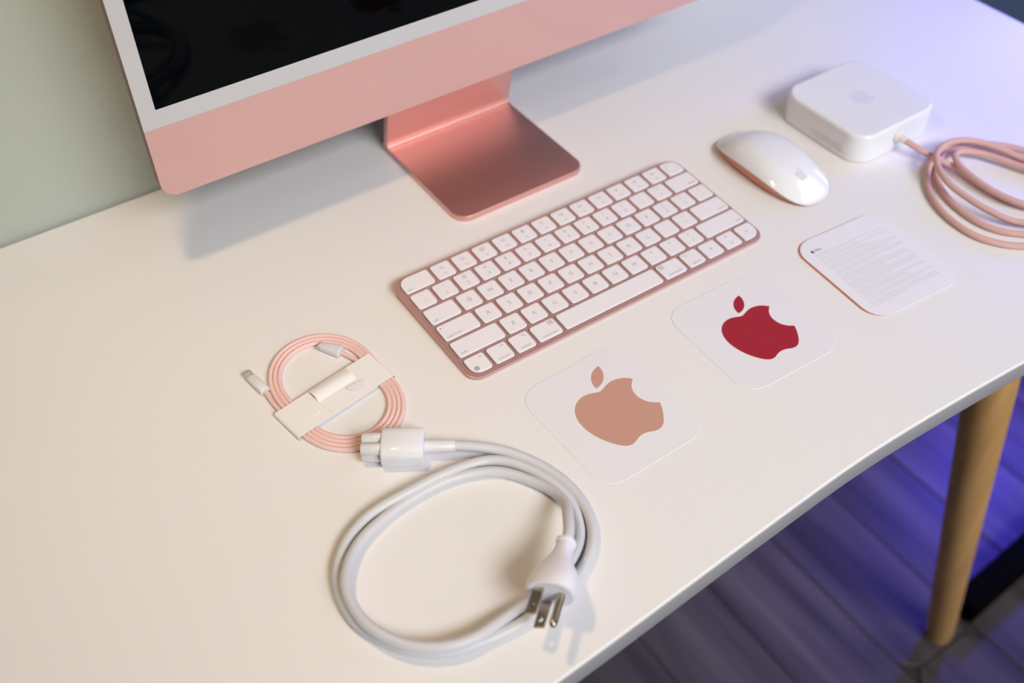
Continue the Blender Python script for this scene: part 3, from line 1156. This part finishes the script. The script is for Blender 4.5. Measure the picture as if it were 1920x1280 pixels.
mb.build('tuck_tab', M['paper_lilac'], band)
mb = MB()
mb.add(*rbox(20.5, 15.5, 12, 14, 3.0, 4.25, 4.42, 0.1, 0, to3d=bd))
mb.build('slot_flap', M['paper'], band)

# ================================================================== WHITE POWER CORD
NV = Vector((-0.762, -0.645, 0.059)).normalized()      # the way the prongs point
E1 = Vector((0.611, -0.687, 0.393))
E1 = (E1 - NV * E1.dot(NV)).normalized()
E2 = NV.cross(E1).normalized()
FC = Vector((-201.1, -182.9, 26.0))
NK = FC - NV * 39
CORD = [tuple(NK - NV * -2), tuple(NK - NV * 7)] + [(-158.5, -141.5, 20.0), (-150.5, -128.5, 12.0), (-149.6, -111.5, 6.0), (-156.2, -95.0, 3.7), (-166.1, -80.7, 3.7), (-179.8, -71.7, 3.7), (-198.6, -66.0, 3.7), (-219.9, -64.9, 3.7), (-244.3, -67.6, 4.0), (-267.6, -75.5, 5.5), (-282.4, -87.3, 8.0), (-291.4, -100.4, 10.5), (-294.7, -112.0, 11.0), (-294.9, -126.7, 11.0), (-290.9, -140.6, 11.0), (-282.6, -154.9, 11.0), (-272.0, -164.7, 11.0), (-259.5, -171.3, 11.0), (-244.4, -173.9, 10.0), (-223.9, -170.7, 6.0), (-206.4, -168.6, 3.7), (-187.9, -165.8, 3.7), (-168.8, -159.6, 3.7), (-156.9, -151.4, 3.7), (-149.6, -141.5, 3.7), (-143.5, -124.6, 3.7), (-144.1, -105.9, 3.7), (-151.0, -87.4, 3.7), (-161.0, -72.8, 3.7), (-175.3, -64.7, 4.0), (-199.4, -62.4, 7.0), (-225.4, -61.7, 7.0), (-252.8, -61.3, 4.5), (-273.0, -68.6, 3.7), (-286.9, -80.9, 3.7), (-294.4, -93.4, 3.7), (-297.8, -108.1, 3.7), (-297.3, -124.1, 3.7), (-291.2, -139.5, 3.7), (-282.5, -153.3, 3.7), (-271.8, -163.4, 3.7), (-259.5, -170.5, 3.7), (-245.2, -174.7, 3.7), (-228.4, -177.4, 3.7), (-208.4, -178.0, 3.7), (-187.7, -176.2, 3.7), (-169.3, -169.9, 3.7), (-155.3, -161.6, 3.7), (-145.9, -151.5, 3.7), (-140.3, -140.3, 3.7), (-137.1, -126.0, 3.7), (-137.8, -107.6, 3.7), (-143.4, -88.4, 3.7), (-155.1, -69.0, 5.0), (-169.9, -56.4, 7.5), (-182.5, -48.1, 9.0), (-186, -45.8, 9.2)]
pcord = thing('mains_cable', V(-215, -110, 0), 'white three-prong power cord coiled in a wide loop at the front of the desk', 'power cord')
mb = MB()
mb.add(*tube(CORD, 3.6, n=16, step=2.0, smooth=8))
mb.build('cord', M['cord'], pcord)
mb = MB()
mb.add(*loft(FC, -NV, E1, E2, [(0, 13.6, 10.6), (0.8, 14.8, 11.6), (3, 15.3, 12.0), (8, 15.2, 11.8), (13, 14.0, 11.0), (18, 11.4, 9.6), (23, 8.4, 7.8), (27, 6.6, 6.4), (31, 5.6, 5.6), (36.5, 5.3, 5.3), (37, 6.0, 6.0), (39, 6.0, 6.0), (39.4, 5.2, 5.2)], n=36, pw=2.35))
plug = mb.build('plug_body', M['plug_white'], pcord)


def blade(c):
    """flat prong with a real hole near its tip: width along E1, thickness along E2"""
    mb_ = MB()
    Lb, Wb, Tb, hx, hr = 17.5, 3.25, 0.75, 12.6, 1.6
    n_ = 16
    inn = disc(hr, hx, 0, n_, math.pi / n_, 2 * math.pi + math.pi / n_)
    out_ = []
    for px_, py_ in inn:
        dx_, dy_ = px_ - hx, py_
        s_ = min((4.9 if dx_ > 0 else 4.9) / max(abs(dx_), 1e-6), Wb / max(abs(dy_), 1e-6))
        out_.append((hx + dx_ * s_, dy_ * s_))

    def to(x_, y_, z_):
        return V(*(c + NV * x_ + E1 * y_ + E2 * z_))
    vs_ = [to(a, b, z) for z in (-Tb, Tb) for ol_ in (inn, out_) for a, b in ol_]
    fs_ = []
    for i_ in range(n_):
        j_ = (i_ + 1) % n_
        fs_ += [(i_, j_, n_ + j_, n_ + i_), (2 * n_ + i_, 3 * n_ + i_, 3 * n_ + j_, 2 * n_ + j_),
                (n_ + i_, n_ + j_, 3 * n_ + j_, 3 * n_ + i_), (i_, 2 * n_ + i_, 2 * n_ + j_, j_)]
    mb_.add(vs_, fs_)
    pg_ = [(-0.5, -Wb), (hx - 4.85, -Wb), (hx - 4.85, Wb), (-0.5, Wb)]
    mb_.add(*layers([(pg_, -Tb), (pg_, Tb)], to))
    return mb_


for s in (-1, 1):
    blade(FC - E1 * 4.6 + E2 * (6.35 * s)).build('blade', M['nickel'], pcord, sharp=25)
mb = MB()
g0 = FC + E1 * 7.3
mb.add(*tube([g0 - NV * 0.5, g0 + NV * 18.5, g0 + NV * 20.2, g0 + NV * 21.3, g0 + NV * 21.8], [2.4, 2.4, 2.1, 1.3, 0.4], n=16, raw=True))
mb.build('ground_pin', M['nickel'], pcord)
# the appliance end
c0, c1 = Vector((-223.7, -22.4, 9.6)), Vector((-200.0, -37.6, 9.6))
ax = (c1 - c0).normalized()
sdv = Vector((-ax.y, ax.x, 0))
mb = MB()
l = (c1 - c0).length
mb.add(*loft(c0, ax, sdv, (0, 0, 1), [(0, 11.6, 8.4), (0.5, 12.4, 9.1), (1.2, 12.7, 9.4), (l - 1.0, 12.7, 9.4), (l - .3, 12.2, 8.9), (l, 11.2, 8.0)], n=40, pw=3.2))
conn = mb.build('connector_body', M['white_gloss'], pcord)
mb = MB()
for a, b in ((4.4, 4.0), (-4.4, -3.0), (-4.4, 4.2)):
    q = c0 + sdv * a + Vector((0, 0, b))
    mb.add(*loft(q, -ax, sdv, (0, 0, 1), [(-1, 4.1, 4.1), (12.3, 4.1, 4.1), (13, 3.6, 3.6)], n=20))
mb.build('connector_tip', M['white_soft'], conn)
mb = MB()
mb.add(*loft(c1 - ax * 1, ax, sdv, (0, 0, 1), [(0, 4.6, 4.6), (20.5, 4.3, 4.3), (21.2, 3.9, 3.9)], n=24))
mb.build('strain_relief', M['white_soft'], conn)


# ================================================================== STICKERS AND CARD
def sticker(cx, cy, w_, h_, rot, ex, ey, eh, er, m, label):
    o = thing('logo_sticker', V(cx, cy, 0), label, 'sticker', 'emblem stickers on the desk')
    mb_ = MB()
    mb_.add(*rbox(cx, cy, w_, h_, 17, 0.05, 0.32, 0.08, 0.0, n=10, rot=math.radians(rot), seg=2))
    mb_.build('backing_sheet', M['sheet'], o)
    emblem(ex, ey, eh, math.radians(er), 0.32, 0.42).build('emblem', m, o)
    return o


sticker(-74.5, -77.3, 90.5, 101.5, 1.5, -70.5, -73, 70, 0, M['rose_foil'], 'clear square sticker sheet with a rose gold bitten apple emblem')
sticker(60, -72.3, 92, 97.2, -1.5, 62, -71.5, 64, -2, M['red_foil'], 'clear square sticker sheet with a deep red bitten apple emblem')

card = thing('printed_card', V(189, -74, 0), 'white rounded card with fine grey print and an orange-red lower edge', 'card')
CR = math.radians(-3.6)
ccx, ccy = 188.8, -73.8
mb = MB()
mb.add(*rbox(ccx - 0.8, ccy + 0.9, 90, 97, 17, 0.1, 0.8, 0.1, 0.1, n=10, rot=CR, seg=1))
mb.build('lower_sheet', M['orange_edge'], card)
mb = MB()
mb.add(*rbox(ccx, ccy, 90, 97.5, 17, 1.0, 1.5, 0.15, 0.1, n=10, rot=CR, seg=2))
mb.build('top_sheet', M['card'], card)


def cd(x_, y_, z_=1.53):
    c, s = math.cos(CR), math.sin(CR)
    return V(ccx + x_ * c - y_ * s, ccy + x_ * s + y_ * c, z_)


mb = MB()
rnd = random.Random(11)
y = 30.0
para = [2, 2, 2, 4, 3, 5, 5, 4, 3, 4]
for n in para:
    for j in range(n):
        x = -36.0
        xe = 33 if j < n - 1 else rnd.uniform(-10, 28)
        if rnd.random() < 0.12:
            xe = rnd.uniform(0, 20)
        while x < xe:
            l = rnd.uniform(1.0, 4.2)
            mb.add([cd(x, y), cd(x + l, y), cd(x + l, y + 0.62), cd(x, y + 0.62)], [(0, 1, 2, 3)])
            x += l + 0.7
        y -= 1.72
    y -= 1.0
mb.build('fine_print', M['print'], card)
mb = MB()
word(mb, 'iMac', 3.7, -32.0, 34.2, lambda a, b: cd(a, b), 'l')
for ol in (APPLE, LEAF):
    poly(mb, [(-34.6 + a * 0.145, 35.5 + b * 0.145) for a, b in ol], lambda a, b: cd(a, b))
mb.build('heading', M['ink'], card)
